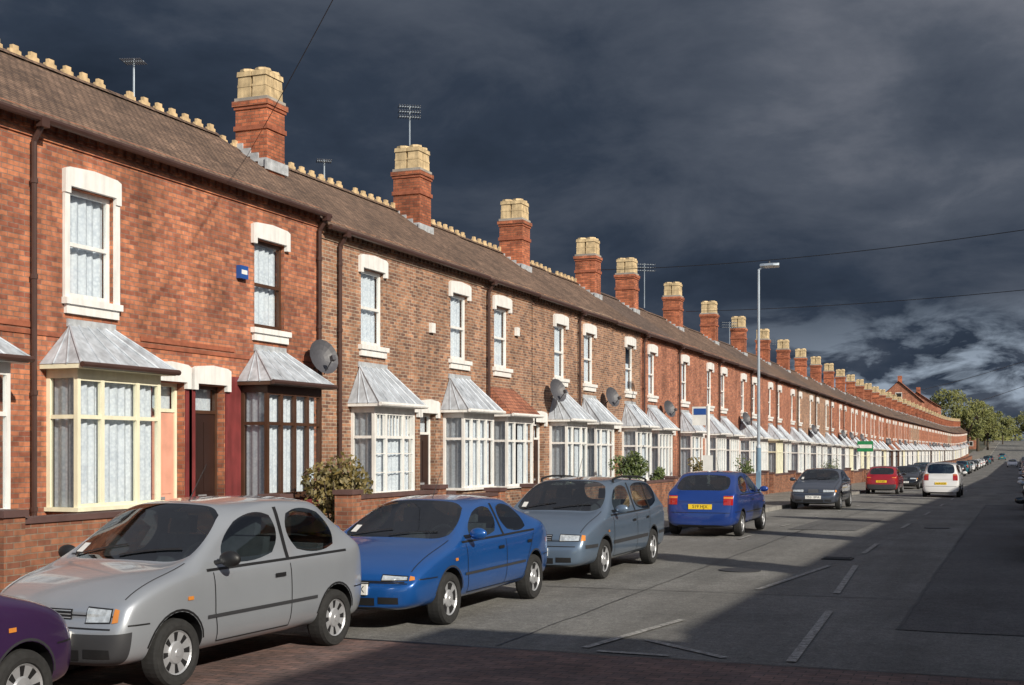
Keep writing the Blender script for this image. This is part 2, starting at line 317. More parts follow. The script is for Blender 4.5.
def house(y0,y1,wy,dy,st,x=-13.47,flip=False,chim=None,pipe=None,dish=None):
    Ln=round(y1-y0,3); w=round(wy-y0,3); d=round(dy-y0,3)
    E=st['eave']; RZ=st['ridge']; be=st['bay_e']; wk=st['brick']; fr=st['frame']
    ym=(y0+y1)/2; z=gz(ym)
    if not flip: root=empty('terraced_house',(x,y0,z))
    else: root=empty('terraced_house',(x,y1,z),(0,0,math.pi))
    kb=(Ln,w,d)+tuple(sorted((a,str(b)) for a,b in st.items()))
    ww=1.05; wz0,wz1=4.22,5.9; dt=st['door_t']
    def walls():
        m=MB()
        holes=[(w-ww/2,w+ww/2,wz0,wz1),(d-.44,d+.44,.2,dt)]
        wallholes(m,0,Ln,-.3,E,holes,wk)
        for yy in (0.004,Ln-.004):
            m.face([(0,yy,-.3),(0,yy,E),(RX,yy,RZ-.12),(2*RX,yy,E),(2*RX,yy,-.3)],wk)
        m.face([(2*RX,0,-.3),(2*RX,0,E),(2*RX,Ln,E),(2*RX,Ln,-.3)],wk)
        m.box(.002,.05,0,Ln,E-.16,E-.02,wk); m.box(.002,.03,0,Ln,E-.42,E-.36,wk)
        n=int(Ln/.22)
        for i in range(n): m.box(.002,.045,(i+.25)*Ln/n,(i+.75)*Ln/n,E-.30,E-.161,wk)
        if st.get('band'):
            m.box(.002,.022,0,w-1.2,3.70,3.78,'bandred'); m.box(.002,.022,w+1.2,Ln,3.70,3.78,'bandred')
            m.box(.002,.02,0,Ln,wz0-.62,wz0-.55,'bandred')
        if st.get('maroon'):
            s=1 if d>w else -1
            a,b=sorted((d+s*.46,d+s*.64)); m.box(.002,.02,a,b,-.3,dt+.2,'maroon')
            a,b=sorted((w+s*1.0,d-s*.46)); 
            if b>a: m.box(.002,.02,a,b,-.3,dt+.2,'maroon')
        return m.mesh('walls')
    obj('walls',cached(('w',)+kb,walls),root)
    def roof():
        m=MB(); ex=.22; sl=(RZ-E)/(-RX); ez=E-ex*sl; rk=st['roof']
        th=.06
        m.face([(ex,0,ez),(ex,Ln,ez),(RX,Ln,RZ),(RX,0,RZ)],rk)
        m.face([(RX,0,RZ),(RX,Ln,RZ),(2*RX-ex,Ln,ez),(2*RX-ex,0,ez)],rk)
        for yy in (0,Ln): 
            m.face([(ex,yy,ez),(RX,yy,RZ),(RX,yy,RZ-th),(ex,yy,ez-th)],rk)
        m.face([(ex,0,ez-th),(ex,0,ez),(ex,Ln,ez),(ex,Ln,ez-th)],rk)
        m.face([(ex,0,ez-th),(ex,Ln,ez-th),(.0,Ln,E-.02),(.0,0,E-.02)],'gutter')
        m.cyl((ex+.03,0,ez-.05),(ex+.03,Ln,ez-.05),.055,.055,'gutter',8)
        n=max(1,round(Ln/.45))
        for i in range(n):
            a=i*Ln/n; b=(i+1)*Ln/n-.012
            m.face([(RX+.16,a,RZ-.07),(RX+.16,b,RZ-.07),(RX,b,RZ+.05),(RX,a,RZ+.05)],rk)
            m.face([(RX,a,RZ+.05),(RX,b,RZ+.05),(RX-.16,b,RZ-.07),(RX-.16,a,RZ-.07)],rk)
            if st.get('crest') and (i*7)%11!=3:
                c_=(a+b)/2
                m.prism([(c_-.13,RZ+.02),(c_+.13,RZ+.02),(c_+.13,RZ+.09),(c_+.07,RZ+.10),(c_+.07,RZ+.17),(c_-.07,RZ+.17),(c_-.07,RZ+.10),(c_-.13,RZ+.09)],RX-.035,RX+.035,'crest')
        return m.mesh('roof')
    obj('roof',cached(('r',)+kb,roof),root)
    def uwin():
        m=MB(); sash(m,w,ww,wz0,wz1,'white' if fr=='cream' else fr,st.get('part',0)); tk=st.get('trim','white')
        lintel(m,w,ww,wz1,k=tk)
        m.box(.001,.10,w-ww/2-.13,w+ww/2+.13,wz0-.10,wz0,tk); m.box(.001,.06,w-ww/2-.08,w+ww/2+.08,wz0-.24,wz0-.10,tk)
        if st.get('surround'):
            m.box(.002,.05,w-ww/2-.11,w-ww/2,wz0,wz1-.09,tk); m.box(.002,.05,w+ww/2,w+ww/2+.11,wz0,wz1-.09,tk)
        return m.mesh('upper_window')
    obj('upper_window',cached(('u',)+kb,uwin),root)
    def door():
        m=MB(); dk=st['door']; a=d-.44;b=d+.44
        m.box(-.22,-.15,a,a+.06,.2,dt,fr); m.box(-.22,-.15,b-.06,b,.2,dt,fr); zt=dt-.5
        m.box(-.221,-.148,a+.06,b-.06,zt,zt+.06,fr); m.box(-.221,-.148,a+.06,b-.06,dt-.06,dt,fr)
        m.box(-.20,-.17,a+.06,b-.06,.2,zt,dk)
        for zz in ((.35,.95),(1.15,zt-.15)):
            for yy in ((a+.14,d-.04),(d+.04,b-.14)): m.box(-.17,-.158,yy[0],yy[1],zz[0],zz[1],dk)
        m.box(-.17,-.155,d-.12,d+.12,1.05,1.10,'chrome')
        m.face([(-.185,a+.05,zt+.05),(-.185,b-.05,zt+.05),(-.185,b-.05,dt-.05),(-.185,a+.05,dt-.05)],'glass')
        m.face([(-.3,a,zt),(-.3,b,zt),(-.3,b,dt),(-.3,a,dt)],'lace')
        m.box(-.2,.35,a-.05,b+.05,-.3,.2,'concrete')
        lintel(m,d,.88,dt,h=.36,k=st.get('trim','white'),ear=.12)
        return m.mesh('front_door')
    obj('front_door',cached(('d',)+kb,door),root)
    def bay():
        m=MB(); hw=.98; dp=.58; a=w-hw;b=w+hw; z0=st.get('bay0',.95); z1=be-.02; bk=st['base']
        m.box(.001,dp-.03,a+.03,b-.03,-.3,z0-.06,bk)
        m.box(.001,dp+.05,a-.05,b+.05,z0-.06,z0,fr)
        m.box(.001,dp,a,b,z1-.13,z1,fr)
        zt=z1-.13; ztr=z0+(zt-z0)*.70
        def post(x,y,s=.07): m.box(x-s,x,y,y+s,z0,zt,fr)
        fy=[a,a+(2*hw-.07)*.28,a+(2*hw-.07)*.72,b-.07] if st.get('lights',3)==3 else [a+(2*hw-.07)*i/4 for i in range(5)]
        for y in fy: post(dp,y)
        m.box(.001,.07,a,a+.07,z0,zt,fr); m.box(.001,.07,b-.07,b,z0,zt,fr)
        m.box(dp-.06,dp-.006,a+.07,b-.07,ztr-.03,ztr+.03,fr)
        m.box(.07,dp-.07,a+.006,a+.06,ztr-.03,ztr+.03,fr); m.box(.07,dp-.07,b-.06,b-.006,ztr-.03,ztr+.03,fr)
        m.box(dp-.06,dp-.008,a+.07,b-.07,z0,z0+.05,fr); m.box(dp-.06,dp-.008,a+.07,b-.07,zt-.04,zt,fr)
        if st.get('leaded'):
            for i in range(12):
                y=a+.07+(2*hw-.14)*(i+.5)/12; m.box(dp-.04,dp-.02,y-.01,y+.01,ztr,zt,fr)
            for i in range(2):
                zz=z0+.05+(ztr-z0)*(i+1)/3; m.box(dp-.04,dp-.02,a+.07,b-.07,zz-.01,zz+.01,fr)
        m.face([(dp-.035,a+.05,z0),(dp-.035,b-.05,z0),(dp-.035,b-.05,zt),(dp-.035,a+.05,zt)],'glass')
        m.face([(.05,a+.035,z0),(dp-.05,a+.035,z0),(dp-.05,a+.035,zt),(.05,a+.035,zt)],'glass')
        m.face([(.05,b-.035,z0),(dp-.05,b-.035,z0),(dp-.05,b-.035,zt),(.05,b-.035,zt)],'glass')
        if st.get('gap'):
            curtain(m,dp-.12,a+.1,w-.35,z0,zt); curtain(m,dp-.12,w+.05,b-.1,z0,zt)
        else: curtain(m,dp-.12,a+.1,b-.1,z0,zt)
        curtain(m,a+.12,.05,dp-.12,z0,zt,'x'); curtain(m,b-.12,.05,dp-.12,z0,zt,'x')
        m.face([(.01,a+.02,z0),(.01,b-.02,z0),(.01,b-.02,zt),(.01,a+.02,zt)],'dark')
        return m.mesh('bay_window')
    obj('bay_window',cached(('b',)+kb,bay),root)
    def broof():
        m=MB(); o=.15; hw=.98+o; dp=.58+.2; a=w-hw;b=w+hw; rk=st['bayroof']; h=st.get('bayh',.88); zt=be+h; ins=st.get('ins',.5)
        tw=.03
        A=(0.001,a,be+.05);B=(dp,a,be+.05);C=(dp,b,be+.05);D=(0.001,b,be+.05);T1=(tw,a+ins,zt);T2=(tw,b-ins,zt)
        m.face([B,C,T2,T1],rk); m.face([A,B,T1],rk); m.face([C,D,T2],rk)
        m.box(.001,dp-.01,a+.01,b-.01,be-.02,be+.05,fr if rk!='rtile' else 'white')
        m.cyl((dp+.03,a-.02,be+.03),(dp+.03,b+.02,be+.03),.045,.045,'gutter' if st.get('band') else 'white',8)
        if rk in('lead','leadd'):
            n=5
            for i in range(n+1):
                t=i/n; p0=Vector(B).lerp(Vector(C),t); p1=Vector(T1).lerp(Vector(T2),t)
                m.cyl(p0+Vector((0,0,.01)),p1+Vector((0,0,.01)),.022,.022,rk,6)
            for q in (.33,.66):
                m.cyl(Vector(A).lerp(Vector(B),q),Vector(A).lerp(Vector(B),q).lerp(Vector(T1),.98),.018,.015,rk,6)
            m.box(.002,.04,a+ins-.04,b-ins+.04,zt-.02,zt+.10,'lead2')
        return m.mesh('bay_roof')
    obj('bay_roof',cached(('br',)+kb,broof),root)
    if pipe is not None:
        m=MB(); p=pipe-y0
        m.cyl((.26,p,E-.25),(.09,p,E-.5),.045,.045,'gutter',8); m.cyl((.09,p,E-.48),(.09,p,.1),.042,.042,'gutter',8)
        m.box(.2,.31,p-.08,p+.08,E-.32,E-.18,'gutter')
        for zz in (1,2.7,4.4,5.8): m.cyl((.09,p,zz),(.09,p,zz+.07),.055,.055,'gutter',8)
        obj('drainpipe',m.mesh('drainpipe'),root)
    if chim is not None:
        cy=chim-y0; hh=st.get('chim_h',0)
        def ch():
            m=MB(); cx=-2.15; a=.36; b=.40; zb=RZ-1.2; z1=9.60+hh
            m.box(cx-b,cx+b,-a,a,zb,z1-.7,'chim')
            m.box(cx-b-.035,cx+b+.035,-a-.035,a+.035,z1-.70,z1-.60,'bandred')
            m.box(cx-b-.001,cx+b+.001,-a-.001,a+.001,z1-.60,z1-.24,'chim')
            m.box(cx-b-.03,cx+b+.03,-a-.03,a+.03,z1-.24,z1-.17,'bandred'); m.box(cx-b-.06,cx+b+.06,-a-.06,a+.06,z1-.17,z1-.06,'chim')
            m.box(cx-b-.02,cx+b+.02,-a-.02,a+.02,z1-.06,z1+.02,'concrete')
            for i in (-1,1):
                for j in (-1,1):
                    px=cx+i*.19;py=j*.175; q=math.pi/4
                    m.cyl((px,py,z1),(px,py,z1+.50),.245,.225,'potcream',4,False,q); m.cyl((px,py,z1+.49),(px,py,z1+.60),.26,.25,'potcream',4,False,q); m.cyl((px,py,z1+.60),(px,py,z1+.66),.19,.18,'potcream',8,False,q)
                    m.cyl((px,py,z1+.26),(px,py,z1+.31),.245,.245,'potcream',4,False,q)
                    m.face([(px-.18,py-.17,z1+.59),(px+.18,py-.17,z1+.59),(px+.18,py+.17,z1+.59),(px-.18,py+.17,z1+.59)],'potcream')
                    m.face([(px-.12,py-.12,z1+.63),(px+.12,py-.12,z1+.63),(px+.12,py+.12,z1+.63),(px-.12,py+.12,z1+.63)],'dark')
            zs=E+((-(cx+b))/(-RX))*(RZ-E)
            m.box(cx+b,cx+b+.05,-a-.08,a+.08,zs-.12,zs+.12,'lead2')
            for i in range(4):
                xx=cx+b-.2*i; m.box(xx-.2,xx,-a-.04,a+.04,zs-.05+i*.12,zs+.14+i*.12,'lead2')
            return m.mesh('chimney')
        obj('chimney',cached(('ch',E,RZ,hh),ch),root,(0,cy,0))
    if dish:
        dyy,dz,r=dish
        def dsh():
            m=MB(); rings=[]; seg=16
            for i in range(5):
                q=i/4; rr=r*q; xx=.14*(q*q)*r/.4
                rings.append([(xx,rr*math.cos(2*math.pi*s/seg),rr*1.1*math.sin(2*math.pi*s/seg)) for s in range(seg)])
            for A_,B_ in zip(rings[:-1],rings[1:]):
                for s in range(seg):
                    t=(s+1)%seg; m.face([A_[s],B_[s],B_[t],A_[t]],'sat')
            m.cyl((0,0,0),(-.3,0,-.12),.02,.02,'sat',6); m.cyl((0,0,-r),(.38,0,-.15),.012,.012,'sat',6); m.box(.34,.44,-.04,.04,-.19,-.09,'sat')
            return m.mesh('satellite_dish')
        obj('satellite_dish',cached(('dish',r),dsh),root,(.32,dyy-y0,dz),(0,math.radians(-18),math.radians(-25)))
    return root
base=dict(eave=6.72,ridge=8.52,bay_e=2.86,brick='brown',frame='white',door='doordark',door_t=2.78,roof='roof',crest=1,base='brown',bayroof='lead')
def stl(**k): d=dict(base); d.update(k); return d
B1=dict(eave=6.92,ridge=8.66,bay_e=3.12,brick='red',door_t=3.05,base='red',band=1,surround=1,bayh=.68,ins=.62,maroon=1,bay0=1.05)
house(5.5,10.1,8.4,9.6,stl(**B1))
house(10.1,14.75,12.75,11.2,stl(**B1,chim_h=.1),pipe=14.72)
house(14.75,18.65,16.05,18.0,stl(**{**B1,'surround':1},frame='cream',door='pink'))
house(18.65,23.05,21.15,19.2,stl(**{**B1,'base':'maroon','surround':0},frame='browntim',lights=5,trim='white'),pipe=22.9,chim=24.15,dish=(22.55,3.75,.34))
house(23.05,27.7,25.35,27.15,stl(leaded=1,door='browntim'),pipe=23.75)
house(27.7,31.55,30.1,28.25,stl(lights=5),chim=31.75)
house(31.55,35.4,33.0,35.0,stl(bayroof='rtile',ins=.3,bayh=.8,door='white',gap=1),pipe=31.9)
house(35.4,39.3,37.9,36.0,stl(gap=1),chim=39.45,dish=(36.6,3.75,.34))
house(39.3,43.2,40.8,42.75,stl(),pipe=39.6,dish=(42.2,3.8,.33))
house(43.2,47.05,45.6,43.75,stl(base='cream',door='doorred',part=2),chim=47.2)
H=52.45; P=7.75; i=0
bricks=['orange','orange','brown','red','orange','red']
doors=['doordark','doorblue','white','doorred','doorgreen','browntim']
frames=['white','white','browntim','white','white','white','cream']
rnd=random.Random(3)
combo=[]
for q in range(7):
    combo.append(stl(brick=bricks[q%6],base=bricks[q%6],door=doors[q%6],frame=frames[q%7],roof='roof' if q%3 else 'roof2',crest=0,lights=3 if q%2 else 5,gap=q%2,part=q%3,bayroof='lead' if q!=2 else 'rtile'))
house(47.05,52.45,48.7,51.6,dict(combo[0],brick='orange'),pipe=47.3,chim=52.5,dish=(49.9,3.7,.33))
while H<366:
    sA=dict(combo[rnd.randrange(7)]); sB=dict(combo[rnd.randrange(7)])
    bk=bricks[(i//2)%6] if i>0 else 'orange'
    sA['brick']=bk; sB['brick']=bk; sB['roof']=sA['roof']
    house(H,H+3.87,H+1.5,H+3.4,sA,pipe=H+.3 if H<110 else None,dish=(H+2.7,3.75,.33) if rnd.random()<.4 else None)
    house(H+3.87,H+P,H+6.3,H+4.4,sB,chim=H+P+.1,dish=(H+5.2,3.8,.33) if rnd.random()<.3 else None)
    H+=P; i+=1
y=4.2
while y<300:
    sA=combo[rnd.randrange(7)]
    house(y,y+3.87,y+1.5,y+3.4,sA,x=7.67,flip=True); house(y+3.87,y+P,y+6.3,y+4.4,sA,x=7.67,flip=True,chim=y+3.87)
    y+=P
def corner():  # tall corner building out of view, added to cast the foreground shadow
    root=empty('shadow_building',(7.67,3.9,0),(0,0,math.pi)); m=MB(); Ln=17; E=8.3
    hs=[]
    for zf in (1.0,3.9,6.2):
        for k in range(5): hs.append((1.2+k*3.2,2.4+k*3.2,zf,zf+1.5))
    wallholes(m,0,Ln,-.3,E,hs,'red')
    for yy in (0.0,Ln): m.face([(0,yy,-.3),(0,yy,E),(-8,yy,E),(-8,yy,-.3)],'red')
    m.face([(-8,0,-.3),(-8,0,E),(-8,Ln,E),(-8,Ln,-.3)],'red'); obj('walls',m.mesh('walls'),root)
    m=MB(); R=10.6
    m.face([(.3,0,E),(.3,Ln,E),(-4,Ln-3,R),(-4,3,R)],'roof'); m.face([(-8.3,Ln,E),(-8.3,0,E),(-4,3,R),(-4,Ln-3,R)],'roof')
    m.face([(-8.3,0,E),(.3,0,E),(-4,3,R)],'roof'); m.face([(.3,Ln,E),(-8.3,Ln,E),(-4,Ln-3,R)],'roof'); obj('roof',m.mesh('roof'),root)
    m=MB()
    for h in hs: sash(m,(h[0]+h[1])/2,1.2,h[2],h[3],'white'); lintel(m,(h[0]+h[1])/2,1.2,h[3],h=.3)
    obj('windows',m.mesh('windows'),root)
corner()
# ------------------------------------------------------------------ garden walls
def gwall(y0,y1,h=1.05,x=-11.0):
    m=MB()
    m.box(-.11,.11,y0,y1,-.1,h-.07,'gwall'); m.box(-.14,.14,y0-.01,y1+.01,h-.07,h,'copred')
    for yy in (y0,y1): 
        m.box(-.17,.17,yy-.17,yy+.17,-.1,h+.02,'gwall'); m.box(-.2,.2,yy-.2,yy+.2,h+.02,h+.10,'copred')
    obj('garden_wall',m.mesh('garden_wall'),None,(x,0,gz((y0+y1)/2)+.1))
for a,b,h in [(5.6,10.4,.98),(11.6,17.45,1.0),(19.8,23.4,1.0),(23.8,26.6,.85),(28.8,34.4,.9),(36.5,42.2,.9),(44.3,50,.9)]: gwall(a,b,h)
yy=53
while yy<330:
    gwall(yy,yy+6.2,.85+.15*rnd.random()); yy+=P
yy=5.5
while yy<200:
    gwall(yy,yy+6.2,.9,x=5.25); yy+=P
# ------------------------------------------------------------------ foliage
def leaves(m,c,r,n,size,k,rs,hollow=.4):
    for _ in range(n):
        while 1:
            p=Vector((rs.uniform(-1,1),rs.uniform(-1,1),rs.uniform(-1,1)))
            if hollow<p.length<1: break
        q=Vector(c)+Vector((p.x*r[0],p.y*r[1],p.z*r[2]))
        a=Vector((rs.gauss(0,1),rs.gauss(0,1),rs.gauss(0,1))).normalized(); b=a.orthogonal().normalized()
        s=size*rs.uniform(.6,1.3)
        m.face([q-a*s,q-b*s*.5,q+a*s,q+b*s*.5],k)
def bush(loc,r,h,k='leaf',n=1400,name='garden_bush'):
    rs=random.Random(int(loc[1]*10)); m=MB()
    for i in range(6):
        t=rs.uniform(0,6.28); m.cyl((0,0,0),(math.cos(t)*r*.5,math.sin(t)*r*.5,h*.7),.025,.01,'bark',5)
    for i in range(9):
        c=(rs.uniform(-.5,.5)*r,rs.uniform(-.5,.5)*r,h*rs.uniform(.3,.8)); q=r*rs.uniform(.35,.6)
        leaves(m,c,(q,q,q*.9),n//9,.055,k,rs,.3)
    obj(name,m.mesh(name),None,loc)
bush((-11.6,20.3,.1),.85,1.75,'leafo',2600)
bush((-11.7,39.6,.05),.7,2.0,'leaf',1800)
bush((-11.6,42.5,.0),.45,1.5,'leaf',800)
bush((-11.6,49,-.05),.6,1.8,'leafo',900); bush((-11.7,58,-.15),.7,1.9,'leaf',900); bush((-11.6,86,-.4),.8,2.0,'leaf',700)
def tree(loc,h,r,k='leafd',n=2200,seed=1,size=.35,name='tree'):
    rs=random.Random(seed); m=MB(); m.cyl((0,0,-.5),(0,0,h*.45),h*.028,h*.018,'bark',8)
    for i in range(7):
        t=rs.uniform(0,6.28); rr=r*rs.uniform(.4,.75); z=h*rs.uniform(.5,.9)
        e=(math.cos(t)*rr,math.sin(t)*rr,z); m.cyl((0,0,h*rs.uniform(.3,.45)),e,h*.014,h*.004,'bark',5)
    for i in range(18):
        t=rs.uniform(0,6.28); rr=r*math.sqrt(rs.random())*.75; z=h*rs.uniform(.3,.88)
        q=r*rs.uniform(.22,.42); leaves(m,(math.cos(t)*rr,math.sin(t)*rr,z),(q,q,q*.8),n//18,size,k,rs,.35)
    obj(name,m.mesh(name),None,loc)
for j,(x_,y_,h_,r_) in enumerate([(-14,392,15,5),(-19,400,20,7),(-9.5,430,13,4.5),(-12,415,18,6),(-34,430,18,7),(-6,510,10,4.5),(7,480,13,6),(-46,440,16,7),(12,420,13,6),(-12,500,15,6),(-2,620,12,7),(-60,460,14,8),(6,560,13,7),(-26,470,18,7),(-10,545,13,5),(3.5,440,11,3.5)]):
    tree((x_,y_,gz(y_)),h_,r_,'leafd',1900,j,.42)
tree((-22,200,gz(200)),14.6,3.6,'leafd',1400,40,.25)
m=MB(); rs=random.Random(5)
for j in range(60):
    x_=rs.uniform(-260,120); y_=rs.uniform(660,800); leaves(m,(x_,y_,gz(640)+rs.uniform(0,5)),(10,8,5),60,1.5,'leafd',rs,.2)
obj('distant_trees',m.mesh('distant_trees'))
def bigh(x,y,w,d,e,r,name='brick_house'):
    z=gz(y); root=empty(name,(x,y,z)); m=MB()
    hs=[]; nb=int(d/3)
    for zf in (1.0,4.0,7.0,10.,13.):
        if zf+1.8<e:
            for k in range(nb): hs.append((.8+k*3,2.0+k*3,zf,zf+1.6))
    wallholes(m,0,d,-1,e,[h for h in hs if h[1]<d-.3],'orange'); m.face([(-w,0,-1),(-w,0,e),(0,0,e),(0,0,-1)],'orange'); m.face([(-w,0,e),(-w/2,0,r),(0,0,e)],'orange')
    m.face([(-w,d,-1),(-w,d,e),(-w/2,d,r),(0,d,e),(0,d,-1)],'orange'); m.face([(-w,0,-1),(-w,d,-1),(-w,d,e),(-w,0,e)],'red'); obj('walls',m.mesh('walls'),root)
    m=MB(); m.face([(.4,-.4,e-.1),(.4,d+.4,e-.1),(-w/2,d+.4,r+.1),(-w/2,-.4,r+.1)],'rtile'); m.face([(-w-.4,d+.4,e-.1),(-w-.4,-.4,e-.1),(-w/2,-.4,r+.1),(-w/2,d+.4,r+.1)],'rtile')
    m.box(-w/2-.5,-w/2+.5,d*.3,d*.3+1,r-.5,r+1.5,'chim'); obj('roof',m.mesh('roof'),root)
    m=MB()
    for k in range(int(w/3)):
        for zf in (1,4,7,10,13):
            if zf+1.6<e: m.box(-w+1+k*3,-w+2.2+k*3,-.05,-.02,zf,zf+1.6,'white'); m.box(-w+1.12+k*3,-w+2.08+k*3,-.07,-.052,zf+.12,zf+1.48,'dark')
    for h in hs:
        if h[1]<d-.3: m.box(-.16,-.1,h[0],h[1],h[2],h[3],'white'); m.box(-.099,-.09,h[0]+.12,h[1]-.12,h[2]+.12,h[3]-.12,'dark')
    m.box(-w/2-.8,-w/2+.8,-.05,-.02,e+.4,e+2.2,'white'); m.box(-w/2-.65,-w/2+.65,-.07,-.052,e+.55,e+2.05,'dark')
    obj('windows',m.mesh('windows'),root)
bigh(-22.5,330,11,9,14.5,19.5); bigh(-19.5,341,10,16,13.5,17); bigh(-35,332,8,12,13,16.5)
bigh(-14.5,388,9,12,6,9); bigh(-13.5,445,9,14,6,9)
# ------------------------------------------------------------------ cars
def car(name,P,x,y,away=False,yaw=0):
    Lc,hw,H=P['L'],P['hw'],P['H']; hf,hc,tc,rf,rr,tg,zt,Bp,c5,c6=[P[k] for k in('hf','hc','tc','rf','rr','tg','zt','B','c5','c6')]
    bl=P.get('belt',hc); zb=.20; wr=hw*P.get('wr',.76)
    paint=P['paint']; mats=[paint,M['cglass'],M[P.get('bump','trim')] if P.get('bump')!='paint' else paint,M['black']]
    st=[]
    def hoodst(tl,tu,wf,z,cr=.03,zm=None):
        w_=hw*wf; st.append(dict(tl=tl,t5=tu,tt=tu,w=w_,z4=z-.06,y5=w_*.93,z5=z-.005,y6=w_*.84,z6=z+.01,y7=w_*.72,z7=z+cr*.6,y8=w_*.4,z8=z+cr,z9=z+cr*1.1))
    hoodst(0,.07,.80,hf-.13); hoodst(.13,.17,.93,hf-.01); hoodst(tc*.55,tc*.55,1.0,(hf+hc)/2+.025,.04)
    st.append(dict(tl=tc,t5=tc,tt=tc,w=hw,z4=hc-.06,y5=hw*.935,z5=hc-.01,y6=hw*.905,z6=hc+.0,y7=hw*.87,z7=hc+.012,y8=hw*.45,z8=hc+.03,z9=hc+.035)); 
    def cab(tl,t5,tt,z,b,f=1.0,wrf=1.0):
        st.append(dict(tl=tl,t5=t5,tt=tt,w=hw*f,z4=b-.05,y5=hw*f*.94,z5=b,y6=wr*wrf+.01,z6=z-.07,y7=wr*wrf-.035,z7=z-.025,y8=wr*wrf*.5,z8=z+.005,z9=z+.014))
    cab(tc+.20,tc+.12,rf,H-.035,bl,1.0,.97); cab(Bp-.02,Bp-.02,Bp-.04,H,bl+.01); cab(Bp+.05,Bp+.05,Bp+.02,H,bl+.01)
    cab(c5,c5,c6,H-.015,bl+.02,.995); cab((c5+tg)/2+.05,(c5+tg)/2+.08,rr,H-P.get('rd',.05),zt+.01,.975,.95)
    w_=hw*.95; st.append(dict(tl=tg,t5=tg+.01,tt=tg,w=w_,z4=zt-.07,y5=w_*.94,z5=zt,y6=w_*.86,z6=zt+.01,y7=w_*.80,z7=zt+.02,y8=w_*.42,z8=zt+.03,z9=zt+.03))
    hoodst(Lc-.10,Lc-.09,.90,zt-.05 if P.get('deck') else zt-.10,.015); hoodst(Lc,Lc-.05,.82,zt-.22,.01)
    V=[];idx={}
    ns=len(st)
    for i,s in enumerate(st):
        end=i in(0,ns-1)
        ring=[(0,zb+(.08 if end else 0),s['tl']),(s['w']*.84,zb+(.06 if end else 0),s['tl']),(s['w']*.97,zb+.12,s['tl']),(s['w']*1.0,.50,s['tl']),(s['w']*.99,s['z4'],(s['tl']+s['t5'])/2 if not end else s['t5']),
              (s['y5'],s['z5'],s['t5']),(s['y6'],s['z6'],s['tt']),(s['y7'],s['z7'],s['tt']),(s['y8'],s['z8'],s['tt']-(.05 if i in(3,4) else 0)+( .03 if i in(8,9) else 0)),(0,s['z9'],s['tt']-(.07 if i in(3,4) else 0)+(.04 if i in(8,9) else 0))]
        for j,(xx,zz,tt) in enumerate(ring):
            idx[i,j,1]=len(V); V.append((xx,tt-Lc/2,zz))
            if 0<j<9: idx[i,j,-1]=len(V); V.append((-xx,tt-Lc/2,zz))
            else: idx[i,j,-1]=idx[i,j,1]
    F=[];MI=[]
    gl=set()
    for i in range(ns-1):
        for j in range(9):
            mi=0
            if i==3 and j>=7: mi=1
            if i==8 and j>=7: mi=1
            if j==5 and i in(4,6): mi=1
            if j==5 and i==7 and P.get('third'): mi=1
            if j==0: mi=3
            if (i==0 or i==ns-2) and j in(1,2): mi=2
            for sd in(1,-1):
                q=[idx[i,j,sd],idx[i+1,j,sd],idx[i+1,j+1,sd],idx[i,j+1,sd]]
                if sd==-1: q.reverse()
                q2=[];[q2.append(a) for a in q if a not in q2]
                F.append(q2); MI.append(mi)
                if mi==1:
                    for a,b in zip(q2,q2[1:]+q2[:1]):
                        if a in(idx[i,9,1],) and b in(idx[i+1,9,1],) or b in(idx[i,9,1],) and a in(idx[i+1,9,1],): continue
                        k8={idx[i,8,sd],idx[i+1,8,sd]}
                        if j>=7 and {a,b}==k8: continue
                        gl.add((min(a,b),max(a,b)))
    for i,rev in((0,False),(ns-1,True)):
        for j in range(9):
            q=[idx[i,j,1],idx[i,j+1,1],idx[i,j+1,-1],idx[i,j,-1]]; q2=[];[q2.append(a) for a in q if a not in q2]
            if rev: q2.reverse()
            F.append(q2); MI.append(2 if j<3 else 0)
    me=bpy.data.meshes.new('body_cage'); me.from_pydata(V,[],F)
    for a in mats: me.materials.append(a)
    me.polygons.foreach_set('material_index',MI); me.update()
    bm=bmesh.new(); bm.from_mesh(me); bmesh.ops.recalc_face_normals(bm,faces=bm.faces)
    cl=bm.edges.layers.float.new('crease_edge')
    for e in bm.edges:
        k=(min(e.verts[0].index,e.verts[1].index),max(e.verts[0].index,e.verts[1].index))
        if k in gl: e[cl]=.96
    bm.to_mesh(me); bm.free()
    ob=obj('body_tmp',me); sb=ob.modifiers.new('s','SUBSURF'); sb.levels=3; sb.render_levels=3
    r=P['r']; wts=[P['fo'],P['fo']+P['wb']]
    cme=bpy.data.meshes.new('cut'); cv=[];cf=[]; 
    for t in wts:
        for sd in(1,-1):
            n=len(cv); seg=32; R=r+.045
            for xx in(sd*(hw-.26),sd*(hw+.2)):
                for q in range(seg):
                    an=2*math.pi*q/seg; cv.append((xx,t-Lc/2+R*math.cos(an),r+.01+R*math.sin(an)))
            for q in range(seg):
                w2=(q+1)%seg; cf.append((n+q,n+w2,n+seg+w2,n+seg+q))
            cf.append(tuple(n+seg-1-q for q in range(seg))); cf.append(tuple(n+seg+q for q in range(seg)))
    cme.from_pydata(cv,[],cf)
    for a in mats: cme.materials.append(a)
    cme.polygons.foreach_set('material_index',[3]*len(cf))
    bm=bmesh.new(); bm.from_mesh(cme); bmesh.ops.recalc_face_normals(bm,faces=bm.faces); bm.to_mesh(cme); bm.free()
    co=obj('cut_tmp',cme); bo=ob.modifiers.new('b','BOOLEAN'); bo.operation='DIFFERENCE'; bo.object=co; bo.solver='EXACT'
    bpy.context.view_layer.update()
    dg=bpy.context.evaluated_depsgraph_get(); fin=bpy.data.meshes.new_from_object(ob.evaluated_get(dg)); fin.name='body'
    bpy.data.objects.remove(ob); bpy.data.objects.remove(co)
